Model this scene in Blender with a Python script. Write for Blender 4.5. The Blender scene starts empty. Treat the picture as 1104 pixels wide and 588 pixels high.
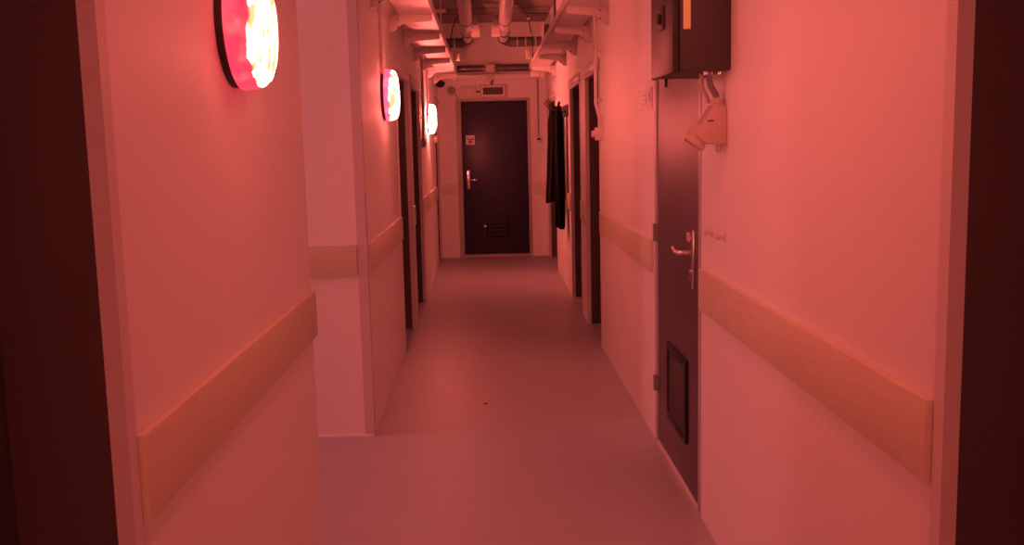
import bpy, bmesh, math, random
from mathutils import Vector, Matrix
random.seed(7)
S = bpy.context.scene
COL = S.collection

# ------------------------------------------------------------------ camera
cam_data = bpy.data.cameras.new('camera')
cam = bpy.data.objects.new('camera', cam_data)
COL.objects.link(cam)
S.camera = cam
F_PX, PITCH, YAW, ROLL, EYE = 1049.0, 0.1301, 0.0236, -0.0234, 1.485
cam_data.sensor_width = 36.0
cam_data.lens = F_PX * 36.0 / 1104.0
cam_data.clip_start = 0.02
fw = Vector((math.sin(YAW) * math.cos(PITCH), math.cos(YAW) * math.cos(PITCH), -math.sin(PITCH)))
rt = Vector((math.cos(YAW), -math.sin(YAW), 0))
up = rt.cross(fw)
R_ = rt * math.cos(ROLL) + up * math.sin(ROLL)
U_ = up * math.cos(ROLL) - rt * math.sin(ROLL)
cam.matrix_world = Matrix(((R_.x, U_.x, -fw.x, 0), (R_.y, U_.y, -fw.y, 0), (R_.z, U_.z, -fw.z, EYE), (0, 0, 0, 1)))

# ------------------------------------------------------------------ light, exposure
S.view_settings.view_transform = 'Standard'
S.view_settings.look = 'None'
S.view_settings.gamma = 1.0
S.view_settings.use_curve_mapping = False
S.view_settings.exposure = 0.0
LAMP_FRONT = 38.0          # radiance of a lamp's front glass (red)
LAMP_SIDE = 1.75
world = bpy.data.worlds.new('world')
S.world = world
world.use_nodes = True
world.node_tree.nodes['Background'].inputs['Color'].default_value = (0.10, 0.012, 0.012, 1)
world.node_tree.nodes['Background'].inputs['Strength'].default_value = 0.3
try:
    S.cycles.use_denoising = True
    S.cycles.max_bounces = 12
    S.cycles.diffuse_bounces = 8
    S.cycles.sample_clamp_indirect = 8.0
except Exception:
    pass

def area(name, loc, direction, size, sizey, energy, color):
    l = bpy.data.lights.new(name, 'AREA')
    l.shape = 'RECTANGLE'; l.size = size; l.size_y = sizey
    l.energy = energy; l.color = color
    o = bpy.data.objects.new(name, l)
    COL.objects.link(o)
    o.location = loc
    o.rotation_euler = Vector(direction).to_track_quat('-Z', 'Y').to_euler()
    return o
# the ceiling lamp of the side passage, the red lamps further back in the corridor, then added ceiling fills
area('passage_light', (-2.9, 4.62, 2.1), (1, 0, -0.28), 0.4, 0.4, 17.0, (1.0, 0.215, 0.235))
area('corridor_light_behind', (0.1, -1.6, 1.9), (0, 0.9, -0.25), 0.9, 0.5, 22.0, (1.0, 0.145, 0.12))
area('corridor_ceiling_fill', (0.1, 2.3, 3.0), (0, 0, -1), 0.3, 1.6, 13.5, (1.0, 0.145, 0.12))  # added fill above the trays, evens out the near walls
area('corridor_ceiling_fill', (0.1, 5.7, 3.0), (0, 0, -1), 0.3, 1.2, 9.0, (1.0, 0.145, 0.12))  # added fill, brightens the walls and floor past the side passage

# ------------------------------------------------------------------ materials
def mat(name, color, rough=0.6, metal=0.0, noise=0.0, scale=8.0, bump=0.0, bscale=60.0, rvar=0.0, spec=0.5, coat=0.0, stretch=None, ior=1.5):
    m = bpy.data.materials.new(name)
    m.use_nodes = True
    nt = m.node_tree
    b = nt.nodes['Principled BSDF']
    b.inputs['Roughness'].default_value = rough
    b.inputs['Metallic'].default_value = metal
    b.inputs['Specular IOR Level'].default_value = spec
    b.inputs['Coat Weight'].default_value = coat
    b.inputs['IOR'].default_value = ior
    tc = nt.nodes.new('ShaderNodeTexCoord')
    mp = nt.nodes.new('ShaderNodeMapping')
    nt.links.new(tc.outputs['Object'], mp.inputs['Vector'])
    if stretch: mp.inputs['Scale'].default_value = stretch
    n = nt.nodes.new('ShaderNodeTexNoise')
    n.inputs['Scale'].default_value = scale
    n.inputs['Detail'].default_value = 4
    nt.links.new(mp.outputs['Vector'], n.inputs['Vector'])
    r = nt.nodes.new('ShaderNodeMapRange')
    r.inputs['To Min'].default_value = 1 - noise
    r.inputs['To Max'].default_value = 1 + noise
    nt.links.new(n.outputs['Fac'], r.inputs['Value'])
    mx = nt.nodes.new('ShaderNodeVectorMath'); mx.operation = 'SCALE'
    mx.inputs[0].default_value = color
    nt.links.new(r.outputs['Result'], mx.inputs['Scale'])
    nt.links.new(mx.outputs['Vector'], b.inputs['Base Color'])
    if rvar:
        r2 = nt.nodes.new('ShaderNodeMapRange')
        r2.inputs['To Min'].default_value = rough - rvar
        r2.inputs['To Max'].default_value = rough + rvar
        nt.links.new(n.outputs['Fac'], r2.inputs['Value'])
        nt.links.new(r2.outputs['Result'], b.inputs['Roughness'])
    if bump:
        n2 = nt.nodes.new('ShaderNodeTexNoise')
        n2.inputs['Scale'].default_value = bscale
        nt.links.new(mp.outputs['Vector'], n2.inputs['Vector'])
        bp = nt.nodes.new('ShaderNodeBump')
        bp.inputs['Strength'].default_value = bump
        bp.inputs['Distance'].default_value = 0.004
        nt.links.new(n2.outputs['Fac'], bp.inputs['Height'])
        nt.links.new(bp.outputs['Normal'], b.inputs['Normal'])
    return m

M = {}
M['wall'] = mat('painted_wall', (0.87, 0.86, 0.83), 0.55, noise=0.02, scale=1.5, bump=0.05, bscale=90)
M['floor'] = mat('vinyl_floor', (0.425, 0.42, 0.44), 0.42, noise=0.08, scale=1.6, rvar=0.08, bump=0.02, bscale=30, spec=0.4)
M['ceiling'] = mat('ceiling_board', (0.30, 0.285, 0.25), 0.8, noise=0.15, scale=3.0, stretch=(0.4, 3, 1))
M['joint'] = mat('ceiling_joint', (0.22, 0.2, 0.18), 0.8)
M['wood'] = mat('beech_rail', (0.70, 0.67, 0.49), 0.5, noise=0.10, scale=6.0, stretch=(6, 1.2, 10))
M['steel_dark'] = mat('grey_door_frame', (0.50, 0.48, 0.47), 0.38)
M['rail_paint'] = mat('painted_rail', (0.80, 0.77, 0.68), 0.5, noise=0.03)
M['steel'] = mat('painted_steel_frame', (0.70, 0.67, 0.64), 0.38, noise=0.02)
M['brown'] = mat('brown_paint', (0.095, 0.072, 0.07), 0.45, noise=0.05)
M['plum'] = mat('aubergine_door_paint', (0.035, 0.035, 0.062), 0.36, noise=0.05, spec=0.35)
M['plum_metal'] = mat('purple_steel_door', (0.055, 0.032, 0.062), 0.40, noise=0.06, scale=4, stretch=(30, 30, 0.6), spec=1.0, ior=1.75)
M['chrome'] = mat('satin_steel', (0.75, 0.74, 0.72), 0.25, 1.0)
M['black'] = mat('black_plastic', (0.02, 0.02, 0.02), 0.5)
M['louvre'] = mat('dark_grille', (0.015, 0.015, 0.02), 0.5, spec=0.25)
M['cloth'] = mat('black_wool', (0.008, 0.008, 0.008), 0.95, noise=0.2, spec=0.1)
M['tray'] = mat('galvanised_tray', (0.72, 0.68, 0.64), 0.42, 0.15, noise=0.05)
M['pale'] = mat('pale_plastic', (0.74, 0.70, 0.64), 0.45)
M['beige'] = mat('beige_plastic', (0.66, 0.56, 0.46), 0.4)
M['duct'] = mat('duct_metal', (0.78, 0.76, 0.75), 0.36, 0.55, noise=0.08)
M['dark_duct'] = mat('dark_duct_metal', (0.22, 0.2, 0.19), 0.3, 0.6, noise=0.1)
M['grey'] = mat('grey_metal', (0.30, 0.29, 0.28), 0.45, 0.3)
M['cab_side'] = mat('dark_cabinet_paint', (0.062, 0.055, 0.05), 0.42)
M['cab_door'] = mat('brushed_cabinet_door', (0.048, 0.043, 0.036), 0.42, 0.1, noise=0.06, stretch=(20, 20, 1), spec=0.3)
M['tape'] = mat('amber_tape', (0.85, 1.0, 0.45), 0.5)
M['sign'] = mat('grey_sign_plate', (0.50, 0.47, 0.45), 0.4)
M['ink'] = mat('dark_print', (0.16, 0.12, 0.11), 0.6)
M['guard'] = mat('corner_guard', (0.66, 0.60, 0.60), 0.5)
M['paper'] = mat('white_paper', (0.93, 0.93, 0.9), 0.5)

def lens_material(edge, k, streak, glow, shift):
    m = bpy.data.materials.new('red_lamp_glass')
    m.use_nodes = True
    nt = m.node_tree
    b = nt.nodes['Principled BSDF']
    b.inputs['Base Color'].default_value = (0.6, 0.12, 0.15, 1)
    b.inputs['Roughness'].default_value = 0.15
    tc = nt.nodes.new('ShaderNodeTexCoord')
    sep = nt.nodes.new('ShaderNodeSeparateXYZ')
    nt.links.new(tc.outputs['Object'], sep.inputs['Vector'])
    mp = nt.nodes.new('ShaderNodeMapping')
    mp.inputs['Scale'].default_value = (1, 1.6, 0.8)
    nt.links.new(tc.outputs['Object'], mp.inputs['Vector'])
    n = nt.nodes.new('ShaderNodeTexNoise')
    n.inputs['Scale'].default_value = 17
    n.inputs['Detail'].default_value = 2
    mp.inputs['Location'].default_value = (0, shift, shift * 0.7)
    nt.links.new(mp.outputs['Vector'], n.inputs['Vector'])
    # depth out of the wall, wobbled by the moulded glass
    mul = nt.nodes.new('ShaderNodeMath'); mul.operation = 'MULTIPLY_ADD'
    nt.links.new(n.outputs['Fac'], mul.inputs[0]); mul.inputs[1].default_value = 0.022
    low = nt.nodes.new('ShaderNodeMath'); low.operation = 'MULTIPLY_ADD'      # the film sits higher towards the foot of the glass
    nt.links.new(sep.outputs['Z'], low.inputs[0]); low.inputs[1].default_value = -0.06
    nt.links.new(sep.outputs['X'], low.inputs[2])
    nt.links.new(low.outputs[0], mul.inputs[2])
    ramp = nt.nodes.new('ShaderNodeMapRange'); ramp.interpolation_type = 'SMOOTHSTEP'
    ramp.inputs['From Min'].default_value = edge
    ramp.inputs['From Max'].default_value = edge + 0.007
    nt.links.new(mul.outputs[0], ramp.inputs['Value'])
    front = nt.nodes.new('ShaderNodeMix'); front.data_type = 'RGBA'
    front.inputs['A'].default_value = (3.4, 0.80, 0.30, 1)
    front.inputs['B'].default_value = (k, 0.148 * k, 0.118 * k, 1)
    fr = nt.nodes.new('ShaderNodeMapRange')
    fr.inputs['From Min'].default_value = streak; fr.inputs['From Max'].default_value = streak + 0.07
    nt.links.new(n.outputs['Fac'], fr.inputs['Value'])
    nt.links.new(fr.outputs['Result'], front.inputs['Factor'])
    side = nt.nodes.new('ShaderNodeMix'); side.data_type = 'RGBA'
    side.inputs['A'].default_value = (0.85 * glow, 0.030 * glow, 0.068 * glow, 1)
    side.inputs['B'].default_value = (1.2 * glow, 0.09 * glow, 0.10 * glow, 1)
    sr = nt.nodes.new('ShaderNodeMapRange')
    sr.inputs['From Min'].default_value = 0.5; sr.inputs['From Max'].default_value = 0.72
    nt.links.new(n.outputs['Fac'], sr.inputs['Value'])
    nt.links.new(sr.outputs['Result'], side.inputs['Factor'])
    mix = nt.nodes.new('ShaderNodeMix'); mix.data_type = 'RGBA'
    nt.links.new(ramp.outputs['Result'], mix.inputs['Factor'])
    nt.links.new(side.outputs['Result'], mix.inputs['A'])
    nt.links.new(front.outputs['Result'], mix.inputs['B'])
    nt.links.new(mix.outputs['Result'], b.inputs['Emission Color'])
    b.inputs['Emission Strength'].default_value = 1.0
    return m
M['lens'] = lens_material(0.084, LAMP_FRONT, 0.44, LAMP_SIDE, 0.0)
OTHER_LENSES = {2: (0.060, 1.65, 0.46, 3.0, 0.31), 3: (0.028, 4.6, 0.41, 1.6, 0.77)}    # where the film ends on the glass, and how bright, of the other lamps

# ------------------------------------------------------------------ mesh helpers
class MB:
    """Collects shapes in world coordinates; build() links them as one mesh object."""
    def __init__(self): self.bm = bmesh.new()
    def box(self, x0, x1, y0, y1, z0, z1, bev=0.0):
        x0, x1 = sorted((x0, x1)); y0, y1 = sorted((y0, y1)); z0, z1 = sorted((z0, z1))
        v = [self.bm.verts.new(p) for p in ((x0,y0,z0),(x1,y0,z0),(x1,y1,z0),(x0,y1,z0),(x0,y0,z1),(x1,y0,z1),(x1,y1,z1),(x0,y1,z1))]
        f = [self.bm.faces.new([v[i] for i in q]) for q in ((3,2,1,0),(4,5,6,7),(0,1,5,4),(1,2,6,5),(2,3,7,6),(3,0,4,7))]
        if bev:
            es = list({e for q in f for e in q.edges})
            bmesh.ops.bevel(self.bm, geom=es, offset=bev, segments=2, affect='EDGES', profile=0.5)
        return self
    def prism(self, pts, axis, a, b, bev=0.0):
        """polygon given in the two other axes (in x,y,z order) and extruded along axis from a to b"""
        def p3(p, t):
            return {'x': (t, p[0], p[1]), 'y': (p[0], t, p[1]), 'z': (p[0], p[1], t)}[axis]
        va = [self.bm.verts.new(p3(p, a)) for p in pts]
        vb = [self.bm.verts.new(p3(p, b)) for p in pts]
        n = len(pts)
        fs = [self.bm.faces.new(va), self.bm.faces.new(vb[::-1])]
        for i in range(n):
            fs.append(self.bm.faces.new((va[i], vb[i], vb[(i+1) % n], va[(i+1) % n])))
        bmesh.ops.recalc_face_normals(self.bm, faces=fs)
        if bev:
            es = list({e for q in fs for e in q.edges})
            bmesh.ops.bevel(self.bm, geom=es, offset=bev, segments=2, affect='EDGES', profile=0.5)
        return self
    def tube(self, pts, r, seg=12, caps=True):
        """swept round tube; r is a number or one radius per point"""
        pts = [Vector(p) for p in pts]
        rr = r if isinstance(r, (list, tuple)) else [r] * len(pts)
        rings = []
        t0 = (pts[1] - pts[0]).normalized()
        ref = Vector((0, 0, 1)) if abs(t0.z) < 0.9 else Vector((1, 0, 0))
        n = t0.cross(ref).normalized()
        for i, p in enumerate(pts):
            a = pts[max(i-1, 0)]; b = pts[min(i+1, len(pts)-1)]
            t = (b - a).normalized()
            n = (n - t * n.dot(t)).normalized()
            bn = t.cross(n)
            rings.append([self.bm.verts.new(p + rr[i] * (math.cos(2*math.pi*k/seg) * n + math.sin(2*math.pi*k/seg) * bn)) for k in range(seg)])
        fs = []
        for i in range(len(rings)-1):
            for k in range(seg):
                f = self.bm.faces.new((rings[i][k], rings[i][(k+1) % seg], rings[i+1][(k+1) % seg], rings[i+1][k]))
                f.smooth = True; fs.append(f)
        if caps:
            fs.append(self.bm.faces.new(rings[0][::-1])); fs.append(self.bm.faces.new(rings[-1]))
        bmesh.ops.recalc_face_normals(self.bm, faces=fs)
        return self
    def cyl(self, a, b, r, seg=20): return self.tube([a, b], r, seg)
    def lathe(self, profile, c, axis, seg=48):
        """profile = (radius, distance along axis) pairs, turned about the axis through c"""
        ax = {'x': Vector((1,0,0)), '-x': Vector((-1,0,0)), 'y': Vector((0,1,0)), '-y': Vector((0,-1,0)), 'z': Vector((0,0,1)), '-z': Vector((0,0,-1))}[axis]
        u = Vector((0,0,1)) if axis[-1] != 'z' else Vector((1,0,0))
        w = ax.cross(u)
        c = Vector(c); rings = []; fs = []
        for (r, d) in profile:
            if r < 1e-6: rings.append([self.bm.verts.new(c + ax*d)])
            else: rings.append([self.bm.verts.new(c + ax*d + r*(math.cos(2*math.pi*k/seg)*u + math.sin(2*math.pi*k/seg)*w)) for k in range(seg)])
        for i in range(len(rings)-1):
            A, B = rings[i], rings[i+1]
            for k in range(seg):
                a0, a1 = A[k % len(A)], A[(k+1) % len(A)]
                b0, b1 = B[k % len(B)], B[(k+1) % len(B)]
                vs = []
                for v in (a0, a1, b1, b0):
                    if v not in vs: vs.append(v)
                f = self.bm.faces.new(vs); f.smooth = True; fs.append(f)
        bmesh.ops.recalc_face_normals(self.bm, faces=fs)
        return self
    def build(self, name, m, parent=None, sharp=True):
        org = Vector((0, 0, 0)); p = parent
        while p is not None:
            org += p.location; p = p.parent
        own = Vector((0, 0, 0))
        if parent is None:
            lo = Vector([min(v.co[i] for v in self.bm.verts) for i in range(3)])
            hi = Vector([max(v.co[i] for v in self.bm.verts) for i in range(3)])
            own = Vector(((lo.x+hi.x)/2, (lo.y+hi.y)/2, lo.z))
        bmesh.ops.translate(self.bm, verts=self.bm.verts, vec=-(org + own))
        me = bpy.data.meshes.new(name)
        self.bm.to_mesh(me); self.bm.free()
        me.materials.append(m)
        if sharp:
            me.set_sharp_from_angle(angle=math.radians(38))
        o = bpy.data.objects.new(name, me)
        COL.objects.link(o)
        o.parent = parent
        o.location = own
        return o

def tag(o, label, cat, group=None, kind=None):
    o['label'] = label; o['category'] = cat
    if group: o['group'] = group
    if kind: o['kind'] = kind
    return o
def thing(name, loc, label, cat, group=None, kind=None):
    o = bpy.data.objects.new(name, None)
    o.empty_display_size = 0.1
    COL.objects.link(o); o.location = loc
    return tag(o, label, cat, group, kind)
def copy_tree(o, parent=None):
    c = o.copy(); COL.objects.link(c); c.parent = parent
    for ch in list(o.children): copy_tree(ch, c)
    return c

# ------------------------------------------------------------------ the room
XL, XR, YE, ZC = -0.621, 0.8155, 13.02, 3.08
TH = 0.26                                   # thickness of the long walls
HEAD = 2.04                                 # height of the brown door openings
def struct(mb, name, m, label, cat):
    return tag(mb.build(name, m), label, cat, kind='structure')

f = MB(); f.box(-3.4, 1.4, -2.6, YE + 0.3, -0.08, 0.0)
struct(f, 'floor', M['floor'], 'grey-red glossy vinyl floor running down the corridor', 'floor')
c = MB(); c.box(-3.4, 1.4, -2.6, YE + 0.3, ZC, ZC + 0.08)
struct(c, 'ceiling', M['ceiling'], 'dark boarded ceiling above the ducts', 'ceiling')
k = MB()
for y in (10.2, 11.64, 12.15): k.box(XL, XR, y, y + 0.05, ZC - 0.006, ZC)
struct(k, 'trim_1', M['joint'], 'dark joint strips across the boarded ceiling', 'trim')

# openings: (near edge, far edge) of each doorway, at the wall face
L_DOORS = [(0.66, 1.645), (6.92, 7.98), (8.22, 9.34), (11.98, 12.96)]
R_DOORS = [(0.72, 1.72), (6.965, 7.99), (8.40, 9.42), (11.36, 12.90)]
R_STEEL = (3.69, 4.71)
PASS = (3.36, 4.93)
w = MB()
ys = [-2.5]
for a, b in L_DOORS[:1]:
    w.box(XL - TH, XL, -2.5, a, 0, ZC); w.box(XL - TH, XL, a, b, HEAD, ZC)
w.box(XL - TH, XL, L_DOORS[0][1], PASS[0], 0, ZC)
prev = PASS[1]
for a, b in L_DOORS[1:]:
    w.box(XL - TH, XL, prev, a, 0, ZC); w.box(XL - TH, XL, a, b, HEAD, ZC); prev = b
w.box(XL - TH, XL, prev, YE, 0, ZC)
w.box(XL - TH, XL, PASS[0], PASS[1], 2.72, ZC)
struct(w, 'wall_left', M['wall'], 'left corridor wall with red lamps and brown doorways', 'wall')
w = MB(); prev = -2.5
for a, b in R_DOORS[:1] + [R_STEEL] + R_DOORS[1:]:
    w.box(XR, XR + TH, prev, a, 0, ZC); w.box(XR, XR + TH, a, b, HEAD if (a, b) != R_STEEL else 2.08, ZC); prev = b
w.box(XR, XR + TH, prev, YE, 0, ZC)
struct(w, 'wall_right', M['wall'], 'right corridor wall with purple steel door and dark cabinet', 'wall')
w = MB(); ED = (-0.382, 0.595, 2.106)
w.box(XL - TH, ED[0], YE, YE + 0.2, 0, ZC); w.box(ED[1], XR + TH, YE, YE + 0.2, 0, ZC); w.box(ED[0], ED[1], YE, YE + 0.2, ED[2], ZC)
struct(w, 'wall_back', M['wall'], 'end wall of the corridor around the aubergine door', 'wall')
w = MB(); w.box(-3.4, XL - TH, PASS[1], PASS[1] + 0.2, 0, 2.72)
struct(w, 'passage_wall', M['wall'], 'pale wall of the side passage facing the camera', 'wall')
w = MB(); w.box(-3.4, XL - TH, PASS[0] - 0.2, PASS[0], 0, 2.72)
struct(w, 'passage_wall', M['wall'], 'near wall of the side passage, out of sight', 'wall')
w = MB(); w.box(-3.5, -3.4, PASS[0] - 0.2, PASS[1] + 0.2, 0, 2.72)
struct(w, 'passage_wall', M['wall'], 'blind end of the side passage, out of sight', 'wall')
w = MB(); w.box(-3.4, XL - TH, PASS[0] - 0.2, PASS[1] + 0.2, 2.72, 2.8)
struct(w, 'passage_ceiling', M['wall'], 'low ceiling of the side passage, out of sight', 'ceiling')
w = MB(); w.box(XL - TH, XR + TH, -2.6, -2.5, 0, ZC)
struct(w, 'wall_front', M['wall'], 'blank corridor wall behind the viewpoint', 'wall')
w = MB()
w.box(-3.4, XL, PASS[1] - 0.008, PASS[1], 0, 0.012)
struct(w, 'passage_baseboard', M['wall'], 'thin pale strip along the foot of the side passage wall', 'baseboard')
# corner guard of the passage corner
g = MB()
g.prism([(XL + 0.004, PASS[1] - 0.004), (XL + 0.004, PASS[1] + 0.045), (XL, PASS[1] + 0.045), (XL, PASS[1]), (XL - 0.045, PASS[1]), (XL - 0.045, PASS[1] - 0.004)], 'z', 0.004, 2.5)
struct(g, 'trim_2', M['guard'], 'thin corner guard on the corner of the side passage', 'trim')

# ------------------------------------------------------------------ brown doorways in the long walls
def doorway(n, side, a, b, label, sd):
    """steel casing on the wall face, brown lining in the reveal, brown leaf at the back"""
    X = XL if side < 0 else XR
    s = side                                    # into the wall
    t = thing('door_%d' % n, (X, (a + b) / 2, 0), label, 'door', kind='structure')
    fw_, pr, st = 0.04, 0.006, 0.024
    m = MB()
    for y0, y1 in ((a, a + fw_), (b - fw_, b)):
        m.box(X - s * pr, X + s * st, y0, y1, 0, HEAD)
    m.box(X - s * pr, X + s * st, a, b, HEAD - fw_, HEAD)
    m.box(X - s * 0.016, X + s * 0.001, a - 0.004, b + 0.004, HEAD - fw_ + 0.03, HEAD + 0.045, 0.004)
    m.build('frame', M['steel'], t)
    m = MB()
    for y0, y1 in ((a, a + fw_), (b - fw_, b)):
        m.box(X + s * st, X + s * 0.245, y0, y1, 0, HEAD)
    m.box(X + s * st, X + s * 0.245, a + fw_, b - fw_, HEAD - fw_, HEAD)
    m.build('lining', M['brown'], t)
    m = MB(); m.box(X + s * 0.19, X + s * 0.232, a + fw_ + 0.002, b - fw_ - 0.002, 0.006, HEAD - fw_ - 0.002, 0.002)
    m.build('leaf', M['brown'], t)
    return t
doorway(3, 1, *R_DOORS[1], 'brown doorway in the right wall nearest past the purple steel door', 1)
doorway(4, 1, *R_DOORS[2], 'brown doorway in the right wall just before the black coats', 1)
doorway(5, 1, *R_DOORS[3], 'brown doorway in the right wall behind the black coats', 1)
doorway(6, -1, *L_DOORS[1], 'brown doorway in the left wall just past the second red lamp', 1)
doorway(7, -1, *L_DOORS[2], 'brown doorway in the left wall midway between the second and third red lamps', 1)
doorway(8, -1, *L_DOORS[3], 'brown doorway in the left wall past the farthest red lamp', 1)
doorway(9, -1, *L_DOORS[0], 'dark brown doorway closest to the camera at the left edge', 1)
doorway(10, 1, *R_DOORS[0], 'dark brown doorway closest to the camera at the right edge', 1)

# ------------------------------------------------------------------ the aubergine door at the end
d1 = thing('door_1', (0.12, YE, 0), 'closed dark aubergine door at the far end of the corridor', 'door', kind='structure')
m = MB()
m.box(-0.382, -0.318, YE - 0.012, YE + 0.09, 0, 2.106, 0.004); m.box(0.556, 0.595, YE - 0.012, YE + 0.09, 0, 2.106, 0.004)
m.box(-0.318, 0.556, YE - 0.012, YE + 0.09, 2.07, 2.106, 0.004)
m.build('frame', M['steel_dark'], d1)
m = MB(); m.box(-0.318, 0.556, YE - 0.004, YE + 0.09, 0.0, 0.036, 0.003)
m.build('threshold', M['steel_dark'], d1)
m = MB(); m.box(-0.316, 0.554, YE + 0.012, YE + 0.055, 0.038, 2.068, 0.002)
m.build('leaf', M['plum'], d1)
m = MB()
m.box(-0.265, -0.223, YE + 0.002, YE + 0.013, 0.915, 1.168, 0.004)
hp = m.build('handle_plate', M['chrome'], d1)
m = MB(); m.tube([(-0.244, YE + 0.004, 1.045), (-0.244, YE - 0.045, 1.045), (-0.235, YE - 0.055, 1.043), (-0.13, YE - 0.055, 1.04)], 0.009)
m.build('lever', M['chrome'], hp)
m = MB(); m.cyl((-0.244, YE + 0.004, 0.955), (-0.244, YE - 0.008, 0.955), 0.011)
m.build('lock_cylinder', M['grey'], hp)
m = MB()
m.box(-0.02, 0.30, YE + 0.005, YE + 0.014, 0.26, 0.575, 0.003)
lv = m.build('vent_grille', M['louvre'], d1)
m = MB()
for i in range(5):
    z = 0.285 + i * 0.056
    m.prism([(YE + 0.006, z), (YE - 0.012, z), (YE - 0.012, z + 0.006), (YE + 0.006, z + 0.045)], 'x', 0.0, 0.28)
m.build('vent_slats', M['louvre'], lv)
m = MB(); m.cyl((-0.035, YE + 0.013, 0.42), (-0.035, YE - 0.012, 0.42), 0.015)
m.build('door_stud', M['chrome'], d1)
for z in (0.28, 1.72):
    m = MB(); m.box(0.548, 0.562, YE - 0.02, YE, z, z + 0.08, 0.003)
    m.build('hinge', M['grey'], d1)
# sticker on it
st = MB(); st.box(-0.264, -0.144, YE + 0.0095, YE + 0.012, 1.505, 1.628)
st = tag(st.build('sticker', M['paper']), 'square white sticker with dark winged mark on the aubergine door', 'sticker')
m = MB()
for q in ([(-0.252, 1.60), (-0.212, 1.578), (-0.222, 1.563), (-0.248, 1.578)], [(-0.158, 1.60), (-0.192, 1.578), (-0.184, 1.563), (-0.160, 1.578)],
          [(-0.209, 1.578), (-0.195, 1.578), (-0.193, 1.522), (-0.211, 1.522)], [(-0.24, 1.548), (-0.17, 1.548), (-0.17, 1.538), (-0.24, 1.538)]):
    m.prism(q, 'y', YE + 0.0082, YE + 0.0096)
m.build('printed_mark', M['ink'], st)

# ------------------------------------------------------------------ the purple steel door on the right
a, b = R_STEEL
d2 = thing('door_2', (XR, (a + b) / 2, 0), 'closed purple steel door in the right wall under the dark cabinet', 'door', kind='structure')
m = MB()
m.box(XR - 0.004, XR + 0.06, a, a + 0.04, 0, 2.08, 0.002); m.box(XR - 0.004, XR + 0.06, b - 0.055, b, 0, 2.08, 0.002)
m.box(XR - 0.004, XR + 0.06, a + 0.04, b - 0.055, 2.03, 2.08, 0.003)
m.build('frame', M['steel_dark'], d2)
m = MB(); m.box(XR - 0.004, XR + 0.06, a + 0.04, b - 0.055, 0, 0.022, 0.002)
m.build('threshold', M['steel'], d2)
LX = XR + 0.003                                 # face of the leaf
m = MB(); m.box(LX, LX + 0.04, a + 0.042, b - 0.057, 0.024, 2.028, 0.002)
m.build('leaf', M['plum_metal'], d2)
for z0, z1 in ((1.01, 1.095), (0.275, 0.35), (1.86, 1.94)):
    m = MB()
    m.cyl((XR - 0.014, b - 0.058, z0), (XR - 0.014, b - 0.058, z1), 0.010, 12)
    m.box(XR - 0.010, XR + 0.006, b - 0.075, b - 0.03, z0, z1, 0.002)
    m.build('hinge', M['grey'], d2)
HY = a + 0.142
m = MB(); m.box(LX - 0.010, LX, HY - 0.018, HY + 0.018, 0.895, 1.135, 0.003)
hp = m.build('handle_plate', M['chrome'], d2)
m = MB(); m.tube([(LX - 0.006, HY, 1.045), (LX - 0.05, HY, 1.045), (LX - 0.06, HY + 0.012, 1.043), (LX - 0.062, HY + 0.07, 1.042), (LX - 0.060, HY + 0.125, 1.052)], 0.010)
m.build('lever', M['chrome'], hp)
m = MB(); m.cyl((LX - 0.004, HY, 0.965), (LX - 0.022, HY, 0.965), 0.012, 14); m.box(LX - 0.022, LX - 0.004, HY - 0.006, HY + 0.006, 0.94, 0.965)
m.build('lock_cylinder', M['chrome'], hp)
m = MB(); m.box(LX - 0.016, LX - 0.012, HY + 0.02, HY + 0.075, 1.085, 1.12); m.box(LX - 0.016, LX - 0.009, HY - 0.01, HY + 0.03, 1.098, 1.108)
m.build('tag', M['beige'], hp)
m = MB(); GX = LX - 0.012
m.box(GX, LX, 3.955, 4.385, 0.215, 0.25, 0.002); m.box(GX, LX, 3.955, 4.385, 0.54, 0.575, 0.002)
m.box(GX, LX, 3.955, 3.99, 0.25, 0.54, 0.002); m.box(GX, LX, 4.35, 4.385, 0.25, 0.54, 0.002)
gr = m.build('vent_grille', M['louvre'], d2)
m = MB()
for i in range(14):
    z = 0.252 + i * 0.0205
    m.prism([(LX, z), (GX + 0.001, z), (LX, z + 0.017)], 'y', 3.988, 4.352)
m.build('vent_slats', M['black'], gr)
for y in (3.972, 4.17, 4.368):
    for z in (0.232, 0.558):
        m = MB(); m.cyl((GX - 0.003, y, z), (GX, y, z), 0.005, 10)
        m.build('screw', M['chrome'], gr)

# ------------------------------------------------------------------ wooden bumper rails
RZ0, RZ1, RT = 0.845, 1.002, 0.019
def rail(x0, x1, y0, y1, label, material='wood'):
    m = MB(); m.box(x0, x1, y0, y1, RZ0, RZ1, 0.0025)
    return tag(m.build('bumper_board', M[material]), label, 'bumper board', 'wooden bumper boards along the walls')
rail(XL + 0.0005, XL + RT, 1.648, 3.352, 'long wooden bumper board on the near left wall below the first lamp')
rail(XL, XL + RT, PASS[1] + 0.03, L_DOORS[1][0] - 0.015, 'wooden bumper board on the left wall between passage corner and first far doorway')
rail(XL, XL + RT, L_DOORS[1][1] + 0.02, L_DOORS[2][0] - 0.02, 'short wooden bumper board between the two left brown doorways')
rail(XL, XL + RT, L_DOORS[2][1] + 0.03, L_DOORS[3][0] - 0.03, 'wooden bumper board on the left wall under the farthest lamp')
rail(XR - RT, XR - 0.0005, 1.723, 3.66, 'long wooden bumper board on the near right wall beside the purple steel door')
rail(XR - RT, XR, 4.765, R_DOORS[1][0] - 0.025, 'wooden bumper board on the right wall just past the purple steel door')
rail(XR - RT, XR, R_DOORS[1][1] + 0.03, R_DOORS[2][0] - 0.03, 'short wooden bumper board between the two right brown doorways')
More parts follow.
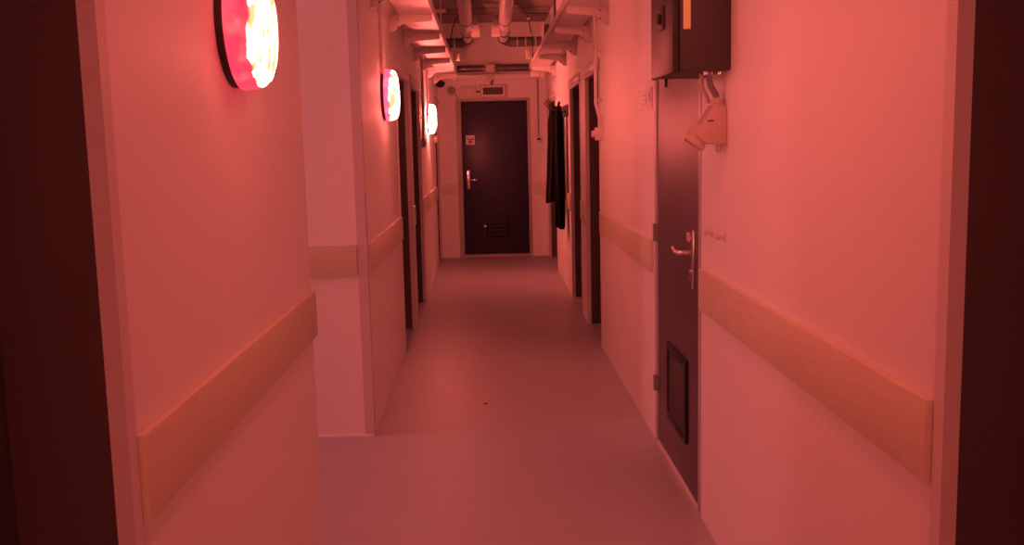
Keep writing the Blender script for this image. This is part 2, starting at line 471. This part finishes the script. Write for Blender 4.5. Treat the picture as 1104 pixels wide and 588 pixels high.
rail(XR - RT, XR, R_DOORS[2][1] + 0.03, 9.70, 'short wooden bumper board on the right wall just before the black coats')
rail(-1.7, XL - 0.0465, PASS[1] - RT, PASS[1], 'bumper board on the side passage wall at the corridor corner')
rail(XL + 0.025, -0.392, YE - RT, YE, 'short pale bumper board left of the aubergine end door', 'rail_paint')
rail(0.605, XR - 0.03, YE - RT, YE, 'short pale bumper board right of the aubergine end door', 'rail_paint')

# ------------------------------------------------------------------ red wall lamps (round bulkheads)
LAMP_R = 0.156
def make_lamp():
    t = thing('wall_lamp', (0, 0, 0), 'round red wall lamp on the near left wall, closest to the camera', 'lamp', 'round red wall lamps')
    m = MB(); m.lathe([(0, 0.0), (0.150, 0.0), (0.150, 0.016), (0.142, 0.022), (0, 0.022)], (0, 0, 0), 'x', 64)
    m.build('base', M['black'], t)
    m = MB(); m.lathe([(0.143, 0.018), (0.154, 0.020), (LAMP_R, 0.026), (0.153, 0.056), (0.148, 0.072), (0.139, 0.083), (0.122, 0.090), (0.09, 0.094), (0.045, 0.096), (0, 0.097)], (0, 0, 0), 'x', 64)
    m.build('lens', M['lens'], t)
    return t
lamp = make_lamp()
lamp.location = (XL, 2.475, 1.792)
for nth, y, z, lab in ((2, 6.06, 1.805, 'round red wall lamp just before the first left brown doorway'),
                  (3, 10.62, 1.785, 'round red wall lamp farthest down the left wall near the end door')):
    o = copy_tree(lamp); o.location = (XL, y, z); o['label'] = lab
    for ch in o.children:
        if ch.name.startswith('lens'):
            ch.material_slots[0].link = 'OBJECT'
            ch.material_slots[0].material = lens_material(OTHER_LENSES[nth][0], LAMP_FRONT * OTHER_LENSES[nth][1], OTHER_LENSES[nth][2], LAMP_SIDE * OTHER_LENSES[nth][3], OTHER_LENSES[nth][4])

# ------------------------------------------------------------------ cable trays on brackets
TZ0, TZ1 = 2.365, 2.425
def cable_tray(s, xin, xout, y0, y1, spots, label):
    """s=-1 left wall, +1 right wall; tray between xout (wall side) and xin (corridor side)"""
    X = XL if s < 0 else XR
    t = thing('cable_tray', (X, (y0 + y1) / 2, 2.25), label, 'cable tray', 'cable trays along the corridor')
    m = MB()
    m.box(xin, xout, y0, y1, TZ0, TZ0 + 0.003)
    m.box(xin, xin + s * 0.003, y0, y1, TZ0, TZ1); m.box(xout - s * 0.003, xout, y0, y1, TZ0, TZ1)
    m.box(xin, xin + s * 0.014, y0, y1, TZ1 - 0.003, TZ1); m.box(xout - s * 0.014, xout, y0, y1, TZ1 - 0.003, TZ1)
    m.build('trough', M['tray'], t)
    for y in spots:
        m = MB()
        tip = xin + s * 0.012
        m.prism([(X - s * 0.006, 2.252), (X - s * 0.03, 2.255), (X - s * 0.085, 2.305), (tip, 2.322), (tip, TZ0), (X - s * 0.006, TZ0)], 'y', y - 0.02, y + 0.02, 0.002)
        m.box(X - s * 0.0006, X - s * 0.006, y - 0.035, y + 0.035, 2.245, 2.40, 0.001)
        br = m.build('bracket', M['tray'], t)
        for dz in (2.285, 2.335):
            m = MB(); m.cyl((X - s * 0.055, y - 0.023, dz), (X - s * 0.055, y - 0.019, dz), 0.007, 10)
            m.build('bolt', M['grey'], br)
    return t
cable_tray(-1, -0.325, -0.558, -1.0, 12.28, [2.3, 3.3, 4.4, 5.55, 6.68, 7.78, 8.88, 9.98, 11.05, 12.15], 'metal cable tray on brackets along the left wall above the lamps')
cable_tray(1, 0.535, 0.752, -1.0, 11.75, [2.2, 3.2, 4.25, 5.35, 6.45, 7.55, 8.68, 9.78, 11.2], 'metal cable tray on brackets along the right wall above the coats')

# hangers from the ceiling
m = MB(); m.box(-0.338, -0.328, 7.98, 8.02, 2.4255, 2.56); m.box(-0.40, -0.29, 7.98, 8.02, 2.55, 2.575); m.cyl((-0.333, 8.0, 2.57), (-0.333, 8.0, ZC), 0.004, 8)
tag(m.build('tray_hanger', M['tray']), 'thin metal hanger strip carrying the left cable tray', 'hanger')
m = MB(); m.box(0.605, 0.628, 8.48, 8.50, 2.4255, ZC)
tag(m.build('tray_hanger', M['grey']), 'dark metal hanger strip carrying the right cable tray', 'hanger')
t = thing('upright_channel', (0.69, 11.0, 2.43), 'dark upright metal channel standing in the right cable tray', 'channel')
m = MB(); m.box(0.675, 0.735, 10.98, 11.06, 2.37, 2.80); m.build('back_channel', M['cab_side'], t)
m = MB(); m.box(0.648, 0.675, 10.975, 11.0, 2.37, 2.80); m.build('flange', M['tray'], t)

# ------------------------------------------------------------------ ventilation ducts
def duct(x0, xe, label, side):
    t = thing('ventilation_duct', (x0, 10.5, 2.7), label, 'duct', 'ventilation ducts under the ceiling')
    z0, z1 = 2.95, 2.735
    def at(y): k_ = (y - 9.2) / (11.75 - 9.2); return Vector((x0, y, z0 + (z1 - z0) * k_))
    # ribbed flexible hose
    n = 110; pts = []; rr = []
    for i in range(n + 1):
        y = 8.3 + (10.75 - 8.3) * i / n
        pts.append(at(y)); rr.append(0.064 + 0.0032 * (1 if i % 2 else -1))
    m = MB(); m.tube(pts, rr, 24); m.build('flexible_hose', M['duct'], t)
    m = MB(); m.tube([at(10.72), at(11.35)], 0.060, 28)
    for y in (10.98, 11.02, 11.06): m.tube([at(y), at(y + 0.015)], 0.063, 28)
    m.build('damper_sleeve', M['duct'], t)
    m = MB(); m.tube([at(11.33), at(11.75)], 0.058, 28); m.build('pipe', M['duct'], t)
    for y in (10.70, 11.32, 11.70):
        m = MB(); m.tube([at(y), at(y + 0.022)], 0.067, 28); m.build('clamp', M['black'], t)
    e = at(11.75); pts = [e + Vector((0, -0.01, 0))]
    for i in range(1, 9):
        a_ = i / 8 * math.pi / 2
        pts.append(e + Vector((side * 0.10 * (1 - math.cos(a_)), 0.10 * math.sin(a_), -0.028 * i / 8)))
    last = pts[-1]
    pts.append(Vector((xe, last.y, last.z)))
    m = MB(); m.tube(pts, 0.058, 28); m.build('elbow', M['dark_duct'], t)
    for q in (0.06, 0.16):
        m = MB(); m.cyl((last.x + side * q, last.y, last.z), (last.x + side * (q + 0.012), last.y, last.z), 0.061, 28)
        m.build('seam', M['duct'], t)
    # actuator on the inner side
    i_ = -side; y = 11.05; p = at(y)
    m = MB(); m.box(p.x + i_ * 0.05, p.x + i_ * 0.145, y - 0.03, y + 0.06, p.z - 0.105, p.z + 0.03, 0.004)
    ac = m.build('actuator', M['pale'], t)
    m = MB(); m.box(p.x + i_ * 0.06, p.x + i_ * 0.125, y - 0.22, y - 0.05, p.z - 0.01, p.z + 0.10, 0.006)
    m.build('motor_box', M['grey'], ac)
    return t
duct(-0.178, -0.60, 'ribbed ventilation duct under the ceiling bending to the left', -1)
duct(0.240, 0.79, 'ribbed ventilation duct under the ceiling bending to the right', 1)
def cable(pts, label, r=0.006, clips=()):
    t = thing('hanging_cable', pts[0], label, 'cable')
    P = [Vector(p) for p in pts]; out = []
    for i in range(len(P) - 1):                       # smooth the path
        p0, p1, p2, p3 = P[max(i-1, 0)], P[i], P[i+1], P[min(i+2, len(P)-1)]
        for j in range(6):
            u = j / 6
            out.append(0.5 * ((2*p1) + (p2-p0)*u + (2*p0-5*p1+4*p2-p3)*u*u + (3*p1-p0-3*p2+p3)*u**3))
    out.append(P[-1])
    m = MB(); m.tube(out, r, 8); m.build('cord', M['black'], t)
    for q in clips:
        m = MB(); m.box(q[0] - 0.02, q[0] + 0.016, q[1] - 0.012, q[1] + 0.012, q[2] - 0.01, q[2] + 0.01, 0.003); m.build('clip', M['pale'], t)
cable([(-0.20, 10.95, 2.92), (-0.27, 11.0, 2.90), (-0.33, 11.05, 2.80), (-0.36, 11.1, 2.66), (-0.37, 11.1, 2.43)], 'black cable looping from the left duct to the left tray')
cable([(0.25, 10.9, 2.93), (0.36, 11.0, 3.03), (0.44, 11.2, 3.03), (0.51, 11.4, 2.95), (0.55, 11.6, 2.85), (0.575, 11.65, 2.70), (0.58, 11.65, 2.43)], 'black cable looping from the right duct to the right tray', clips=((0.527, 11.45, 2.925), (0.575, 11.64, 2.76)))
def junction(x0, x1, y0, y1, z0, z1, label, name='junction_box', m_='pale'):
    t = thing(name, ((x0 + x1) / 2, (y0 + y1) / 2, z0), label, 'junction box', 'pale junction boxes near the ceiling')
    m = MB(); m.box(x0, x1, y0 + 0.006, y1, z0, z1, 0.004); m.build('housing', M[m_], t)
    m = MB(); m.box(x0 + 0.004, x1 - 0.004, y0, y0 + 0.008, z0 + 0.004, z1 - 0.004, 0.003); m.build('lid', M[m_], t)
    return t
t = junction(-0.322, -0.262, 10.97, 11.04, 2.43, 2.505, 'small pale junction box on the edge of the left cable tray')
m = MB(); m.box(-0.325, -0.313, 10.98, 11.0, 2.50, 2.64); m.build('mounting_strip', M['tray'], t)
t = junction(0.47, 0.532, 10.97, 11.04, 2.43, 2.53, 'small pale junction box on the edge of the right cable tray')
m = MB(); m.box(0.53, 0.60, 10.985, 11.0, 2.50, 2.515); m.box(0.575, 0.588, 10.98, 11.0, 2.50, 2.67); m.build('mounting_strip', M['tray'], t)

# ------------------------------------------------------------------ services across the end wall
t = thing('cable_trunking', (0.15, YE, 2.345), 'pale cable trunking running across the end wall above the door', 'trunking')
m = MB(); m.box(-0.372, 0.66, YE - 0.075, YE, 2.345, 2.412, 0.004); m.build('channel', M['paper'], t)
m = MB(); m.box(0.03, 0.14, YE - 0.079, YE - 0.070, 2.342, 2.415, 0.002); m.build('joint_cover', M['pale'], t)
m = MB(); m.box(-0.386, -0.356, YE - 0.60, YE - 0.585, 2.30, 2.46, 0.002); m.box(-0.386, -0.356, YE - 0.60, YE, 2.40, 2.412); m.build('end_strut', M['tray'], t)
t = thing('service_pipe', (0.1, YE, 2.45), 'dark horizontal pipe along the end wall behind the trunking', 'pipe')
m = MB(); m.cyl((-0.55, YE - 0.05, 2.49), (0.76, YE - 0.05, 2.49), 0.045, 20); m.build('pipe_run', M['dark_duct'], t)
for x in (-0.02, 0.20, 0.36):
    m = MB(); m.cyl((x, YE - 0.05, 2.49), (x + 0.02, YE - 0.05, 2.49), 0.049, 20); m.build('pipe_clip', M['grey'], t)
t = junction(0.032, 0.138, YE - 0.17, YE - 0.097, 2.435, 2.545, 'square pale junction box above the trunking over the end door')
for x, z in ((0.024, 2.515), (0.024, 2.465), (0.146, 2.515), (0.146, 2.465)):
    m = MB(); m.cyl((x - 0.008, YE - 0.13, z), (x + 0.008, YE - 0.13, z), 0.012, 12); m.build('cable_gland', M['pale'], t)
for x in (0.06, 0.10):
    m = MB(); m.box(x, x + 0.02, YE - 0.15, YE - 0.1, 2.413, 2.437); m.build('foot', M['pale'], t)
t = thing('exit_light', (0.113, YE, 2.115), 'unlit framed emergency light box over the end door', 'emergency light')
m = MB(); m.box(-0.062, 0.288, YE - 0.05, YE - 0.0005, 2.112, 2.280, 0.008); m.build('housing', M['beige'], t)
m = MB()
m.box(-0.036, 0.262, YE - 0.06, YE - 0.045, 2.130, 2.150, 0.003); m.box(-0.036, 0.262, YE - 0.06, YE - 0.045, 2.244, 2.264, 0.003)
m.box(-0.036, -0.018, YE - 0.06, YE - 0.045, 2.150, 2.244, 0.003); m.box(0.244, 0.262, YE - 0.06, YE - 0.045, 2.150, 2.244, 0.003)
m.build('frame', M['paper'], t)
m = MB(); m.box(-0.018, 0.244, YE - 0.053, YE - 0.045, 2.150, 2.244); m.build('panel', M['cab_side'], t)
m = MB(); m.tube([(0.09, YE - 0.03, 2.27), (0.088, YE - 0.035, 2.30), (0.10, YE - 0.05, 2.335)], 0.008, 8); m.tube([(0.105, YE - 0.03, 2.27), (0.11, YE - 0.035, 2.30), (0.125, YE - 0.05, 2.338)], 0.006, 8)
m.build('feed_cable', M['black'], t)
t = thing('alarm_box', (-0.21, YE, 2.12), 'flat pale alarm box with small bright button left of the emergency light', 'alarm box')
m = MB(); m.box(-0.318, -0.105, YE - 0.045, YE, 2.125, 2.272, 0.006); m.build('housing', M['pale'], t)
m = MB(); m.cyl((-0.211, YE - 0.052, 2.198), (-0.211, YE - 0.044, 2.198), 0.014, 16); m.build('button', M['paper'], t)
m = MB(); m.box(-0.105, -0.06, YE - 0.02, YE - 0.005, 2.185, 2.205); m.build('cable', M['black'], t)
t = thing('round_sounder', (-0.43, YE, 2.16), 'small dark round sounder on the end wall beside the alarm box', 'sounder')
m = MB(); m.lathe([(0.055, 0), (0.055, 0.022), (0.045, 0.03), (0, 0.032)], (-0.432, YE, 2.212), '-y', 32); m.build('housing', M['sign'], t)
m = MB(); m.lathe([(0.02, 0.03), (0.02, 0.038), (0, 0.04)], (-0.432, YE, 2.212), '-y', 20); m.build('cap', M['grey'], t)
m = MB(); m.tube([(-0.385, YE - 0.005, 2.17), (-0.36, YE - 0.006, 2.13), (-0.33, YE - 0.006, 2.12)], 0.005, 8); m.build('cable', M['grey'], t)
t = thing('dome_camera', (-0.56, 12.62, 2.24), 'small black dome under the far end of the left cable tray', 'dome camera')
m = MB(); m.cyl((-0.56, 12.62, 2.285), (-0.56, 12.62, 2.31), 0.05, 24); m.box(-0.62, -0.53, 12.60, 12.64, 2.305, 2.325, 0.002); m.build('mount', M['black'], t)
m = MB(); m.lathe([(0.06, 0.0), (0.062, 0.02), (0.05, 0.045), (0.026, 0.062), (0, 0.068)], (-0.56, 12.62, 2.30), '-z', 24); m.build('dome', M['black'], t)
t = thing('thermostat', (0.712, YE, 1.51), 'small pale wall thermostat right of the end door', 'thermostat')
m = MB(); m.box(0.672, 0.755, YE - 0.03, YE, 1.51, 1.60, 0.004); m.build('housing', M['pale'], t)
m = MB(); m.box(0.682, 0.73, YE - 0.033, YE - 0.028, 1.546, 1.572); m.build('display', M['black'], t)
t = thing('conduit', (0.70, YE, 1.6), 'thin conduit running down the end wall to the thermostat', 'conduit', 'thin wall conduits')
m = MB(); m.cyl((0.702, YE - 0.012, 1.598), (0.702, YE - 0.012, 2.347), 0.010, 10); m.build('pipe', M['grey'], t)
for z in (1.78, 2.05):
    m = MB(); m.box(0.688, 0.716, YE - 0.024, YE, z, z + 0.014, 0.002); m.build('clip', M['grey'], t)
t = thing('round_sensor', (0.71, 11.92, 2.26), 'small pale round sensor under the far end of the right cable tray', 'sensor')
m = MB(); m.cyl((0.71, 11.92, 2.355), (0.71, 11.92, 2.33), 0.05, 24); m.box(0.70, XR, 11.90, 11.94, 2.34, 2.355); m.build('base', M['pale'], t)
m = MB(); m.lathe([(0.046, 0), (0.044, 0.025), (0.03, 0.05), (0, 0.06)], (0.71, 11.92, 2.33), '-z', 24); m.build('dome', M['beige'], t)
t = thing('end_clamp', (0.6, 11.72, 2.27), 'pale mounting block hanging under the end of the right cable tray', 'mounting block')
m = MB(); m.box(0.548, 0.65, 11.64, 11.75, 2.282, 2.335, 0.004); m.build('block', M['tray'], t)
m = MB(); m.box(0.57, 0.60, 11.66, 11.70, 2.33, 2.3645); m.build('stem', M['tray'], t)

# ------------------------------------------------------------------ conduits on the long walls
def conduit(pts, clips, label, r=0.011, m_='pale', n=(1, 0)):
    t = thing('conduit', pts[-1], label, 'conduit', 'thin wall conduits')
    m = MB(); m.tube(pts, r, 10); m.build('pipe', M[m_], t)
    for (x, y, z, xw) in clips:
        m = MB(); m.box(x + (0.004 if x < xw else -0.004), xw, y - 0.0135, y + 0.0135, z, z + 0.012, 0.002); m.build('clip', M['pale'], t)
    return t
conduit([(XL + 0.014, 5.93, 2.42), (XL + 0.014, 5.93, 1.975), (XL + 0.014, 5.985, 1.93)], [(XL + 0.028, 5.93, z, XL) for z in (2.19, 2.03)], 'thin conduit dropping from the left tray to the second red lamp')
conduit([(XL + 0.03, 9.45, 2.42), (XL + 0.03, 9.45, 1.72), (XL + 0.02, 9.50, 1.62), (XL + 0.02, 9.50, 1.56)], [(XL + 0.045, 9.45, z, XL) for z in (2.2, 1.98, 1.76)], 'dark conduit beside the second left brown doorway', 0.013, 'grey')
conduit([(XL + 0.014, 10.45, 2.42), (XL + 0.014, 10.45, 1.90)], [(XL + 0.028, 10.45, z, XL) for z in (2.2, 2.02)], 'thin conduit dropping from the left tray to the farthest lamp')
t = thing('wall_switch', (XL, 9.5, 1.5), 'small dark switch box at the foot of the left wall conduit', 'switch', 'wall switches')
m = MB(); m.box(XL, XL + 0.04, 9.465, 9.535, 1.485, 1.565, 0.005); m.build('housing', M['grey'], t)
m = MB(); m.box(XL + 0.04, XL + 0.046, 9.485, 9.515, 1.505, 1.545, 0.002); m.build('rocker', M['grey'], t)
t = thing('wall_switch', (XL, 11.75, 1.53), 'small round pale switch just below and past the farthest lamp', 'switch', 'wall switches')
m = MB(); m.lathe([(0.045, 0), (0.045, 0.03), (0.036, 0.04), (0, 0.04)], (XL, 11.80, 1.58), 'x', 24); m.build('housing', M['pale'], t)
m = MB(); m.box(XL + 0.039, XL + 0.047, 11.785, 11.815, 1.565, 1.595, 0.002); m.build('rocker', M['pale'], t)
conduit([(XR - 0.045, 6.83, 2.42), (XR - 0.045, 6.83, 1.76), (XR - 0.018, 6.85, 1.66), (XR - 0.018, 6.85, 1.59)], [(XR - 0.06, 6.83, z, XR) for z in (2.1, 1.78)], 'conduit on the right wall bending in to the round switch', 0.013)
t = thing('wall_switch', (XR, 6.85, 1.5), 'pale switch box with round knob on the right wall beside the brown doorway', 'switch', 'wall switches')
m = MB(); m.box(XR - 0.05, XR, 6.81, 6.89, 1.505, 1.595, 0.006); m.build('housing', M['pale'], t)
m = MB(); m.lathe([(0.026, 0), (0.024, 0.02), (0.018, 0.026), (0, 0.026)], (XR - 0.05, 6.85, 1.55), '-x', 20); m.build('knob', M['pale'], t)

# ------------------------------------------------------------------ the cabinet above the steel door, and its socket
CY0, CY1, CZ0, CZ1, CX = 3.25, 3.66, 1.715, 2.33, 0.645
t = thing('wall_cabinet', (XR, 3.45, CZ0), 'dark metal wall cabinet high on the right wall beside the purple steel door', 'cabinet')
m = MB(); m.box(CX, XR, CY0, CY1, CZ0, CZ1, 0.004); m.build('body', M['cab_side'], t)
m = MB(); m.box(CX - 0.024, CX - 0.005, CY0 - 0.004, CY1 + 0.004, CZ0 - 0.004, CZ1 + 0.004, 0.004)
dr = m.build('door', M['cab_door'], t)
m = MB(); m.box(CX - 0.006, CX + 0.002, CY0 + 0.006, CY1 - 0.006, CZ0 + 0.006, CZ1 - 0.006); m.build('seal', M['black'], t)
m = MB(); m.box(CX - 0.030, CX - 0.022, 3.385, 3.47, 1.865, 1.945, 0.003); m.cyl((CX - 0.03, 3.43, 1.905), (CX - 0.042, 3.43, 1.905), 0.018, 16); m.build('latch', M['black'], dr)
m = MB(); m.box(CX + 0.012, CX + 0.036, CY0 - 0.0015, CY0 + 0.001, 1.85, 2.25); m.build('label_tape', M['tape'], t)['label'] = 'upright amber label tape'
for x, y in ((0.745, 3.31), (0.77, 3.34), (0.795, 3.32)):
    m = MB(); m.cyl((x, y, CZ0 - 0.010), (x, y, CZ0 + 0.002), 0.014, 14)
    m.build('cable_gland', M['chrome'], t)
m = MB(); m.box(CX + 0.02, CX + 0.03, CY1 - 0.03, CY1 - 0.02, CZ0 - 0.03, CZ0 + 0.001); m.build('hinge_pin', M['black'], t)
# angled socket outlet
SY = 3.345
t = thing('power_socket', (XR, SY, 1.45), 'beige angled power socket on the right wall below the dark cabinet', 'socket')
m = MB()
m.prism([(XR, 1.470), (XR, 1.605), (XR - 0.045, 1.605), (XR - 0.105, 1.505), (XR - 0.082, 1.482), (XR - 0.060, 1.474)], 'y', SY - 0.045, SY + 0.045, 0.005)
m.build('housing', M['beige'], t)
m = MB()
dn = Vector((-0.62, 0, -0.78)); p = Vector((XR - 0.088, SY, 1.500))
m.tube([p - dn * 0.03, p + dn * 0.012, p + dn * 0.014, p + dn * 0.026], [0.036, 0.036, 0.041, 0.041], 24)
m.build('socket_collar', M['beige'], t)
m = MB(); m.tube([p + dn * 0.024, p + dn * 0.034], [0.043, 0.040], 24); m.box(p.x - 0.05, p.x - 0.02, SY - 0.012, SY + 0.012, 1.485, 1.505, 0.003); m.build('flap', M['beige'], t)
m = MB(); m.box(XR - 0.040, XR - 0.004, SY - 0.02, SY + 0.02, 1.603, 1.628, 0.003); m.build('gland', M['beige'], t)
m = MB(); m.box(XR - 0.066, XR - 0.045, SY - 0.0465, SY - 0.044, 1.548, 1.554); m.build('mark', M['ink'], t)
m = MB(); m.cyl((XR - 0.018, SY, 1.472), (XR - 0.018, SY, 1.445), 0.009, 12); m.build('drain_stub', M['pale'], t)
t = thing('socket_cable', (0.79, SY, 1.62), 'grey cable bending from the cabinet down to the power socket', 'cable')
m = MB(); m.tube([(0.762, 3.335, CZ0 - 0.004), (0.762, 3.335, 1.69), (0.768, 3.34, 1.67), (0.787, SY, 1.64), (0.79, SY, 1.6295)], 0.011, 12); m.build('cord', M['grey'], t)
m = MB(); m.tube([(0.742, 3.36, CZ0 - 0.004), (0.744, 3.37, 1.67), (0.766, 3.385, 1.63), (0.772, 3.385, 1.612)], 0.008, 10); m.build('thin_cord', M['beige'], t)
# two pegs below
for y, lab in ((3.505, 'small wall peg nearer the purple steel door handle'), (3.317, 'small wall peg farther from the purple steel door handle')):
    t = thing('wall_peg', (XR, y, 1.15), lab, 'peg', 'two pegs beside the steel door')
    m = MB(); m.lathe([(0.016, 0), (0.014, 0.006), (0.007, 0.008), (0.007, 0.02)], (XR, y, 1.155), '-x', 16); m.build('stem', M['pale'], t)
    m = MB(); m.lathe([(0.007, 0.018), (0.011, 0.022), (0.011, 0.03), (0, 0.033)], (XR, y, 1.155), '-x', 16); m.build('head', M['beige'], t)
# grey sign plate
t = thing('sign_plate', (XR, 4.98, 1.65), 'small grey sign plate on the right wall past the purple steel door', 'sign')
m = MB(); m.box(XR - 0.004, XR, 4.775, 5.185, 1.652, 1.752); m.build('plate', M['sign'], t)
m = MB()
X0, X1 = XR - 0.0052, XR - 0.004
m.box(X0, X1, 4.92, 5.05, 1.718, 1.723); m.box(X0, X1, 4.835, 4.855, 1.68, 1.73)
m.box(X0, X1, 4.93, 4.94, 1.678, 1.712); m.box(X0, X1, 4.94, 4.99, 1.695, 1.700); m.box(X0, X1, 5.02, 5.05, 1.695, 1.700); m.box(X0, X1, 4.94, 4.97, 1.676, 1.682); m.box(X0, X1, 5.02, 5.06, 1.676, 1.681)
m.build('printed_mark', M['ink'], t)

# ------------------------------------------------------------------ coats on the right wall
t = thing('coat_rack', (XR, 9.95, 1.80), 'dark wire coat rack on the right wall holding black coats', 'coat rack')
m = MB(); m.box(XR - 0.018, XR - 0.0005, 9.62, 10.45, 1.76, 1.87, 0.003); m.build('back_board', M['brown'], t)
for y in (9.66, 9.70, 10.04, 10.08, 10.41, 10.44):
    m = MB(); m.tube([(XR - 0.016, y, 1.80), (XR - 0.06, y, 1.80), (XR - 0.12, y, 1.84), (XR - 0.185, y, 1.915), (XR - 0.19, y, 1.93)], 0.0045, 8)
    m.build('hook', M['black'], t)
def coat(c, w, d, z0, z1, folds, label, sleeve, name='black_coat', seed=0, tw=0.0):
    rnd = random.Random(seed)
    t = thing(name, (c[0], c[1], z0), label, 'coat', 'black coats on the rack')
    bm_ = bmesh.new(); n, seg = 26, 56; rings = []
    for i in range(n + 1):
        u = i / n; z = z1 + (z0 - z1) * u
        sh = min(1.0, 0.62 + 3.0 * u) if u < 0.127 else 1.0 + 0.12 * (u - 0.127)
        amp = 0.04 + 0.16 * u
        ring = []
        for k in range(seg):
            a_ = 2 * math.pi * k / seg
            r = 1 + amp * math.cos(folds * a_ + 2.2 * math.sin(2 * u + seed)) + 0.05 * math.sin(3 * a_ + seed + 4 * u)
            zz = z + (0.012 * math.sin(2 * a_ + seed) if i == n else 0)
            ring.append(bm_.verts.new((c[0] + tw * u + d / 2 * sh * r * math.cos(a_), c[1] + w / 2 * sh * r * math.sin(a_), zz)))
        rings.append(ring)
    for i in range(n):
        for k in range(seg):
            f_ = bm_.faces.new((rings[i][k], rings[i][(k+1) % seg], rings[i+1][(k+1) % seg], rings[i+1][k])); f_.smooth = True
    bm_.faces.new(rings[0][::-1]); bm_.faces.new(rings[-1])
    bmesh.ops.recalc_face_normals(bm_, faces=bm_.faces)
    m = MB(); m.bm.free(); m.bm = bm_; m.build('body', M['cloth'], t, sharp=False)
    m = MB(); m.tube([(c[0], c[1] - 0.03, z1 - 0.01), (c[0] + 0.01, c[1], z1 + 0.035), (c[0], c[1] + 0.03, z1 - 0.01)], 0.012, 10); m.build('collar', M['cloth'], t)
    if sleeve:
        sx, sy, szb = sleeve
        m = MB(); m.tube([(c[0] - d * 0.25, c[1] + sy * 0.5, z1 - 0.08), (c[0] + sx, c[1] + sy, z1 - 0.30), (c[0] + sx * 1.15, c[1] + sy * 1.1, szb)], [0.05, 0.055, 0.045], 16)
        m.build('sleeve', M['cloth'], t)
    return t
coat((0.735, 9.87, 0), 0.24, 0.085, 0.645, 1.865, 7, 'longer black coat on the nearer hooks of the coat rack', None, seed=1)
coat((0.715, 10.25, 0), 0.26, 0.115, 0.885, 1.84, 6, 'shorter black coat behind the longer one on the coat rack', None, seed=4, tw=-0.03)
# dark spot on the floor
m = MB(); m.lathe([(0.012, 0.0), (0.011, 0.003), (0, 0.004)], (-0.041, 5.505, 0.0), 'z', 14)
tag(m.build('floor_spot', M['black']), 'tiny dark spot on the floor midway down the corridor', 'floor spot')
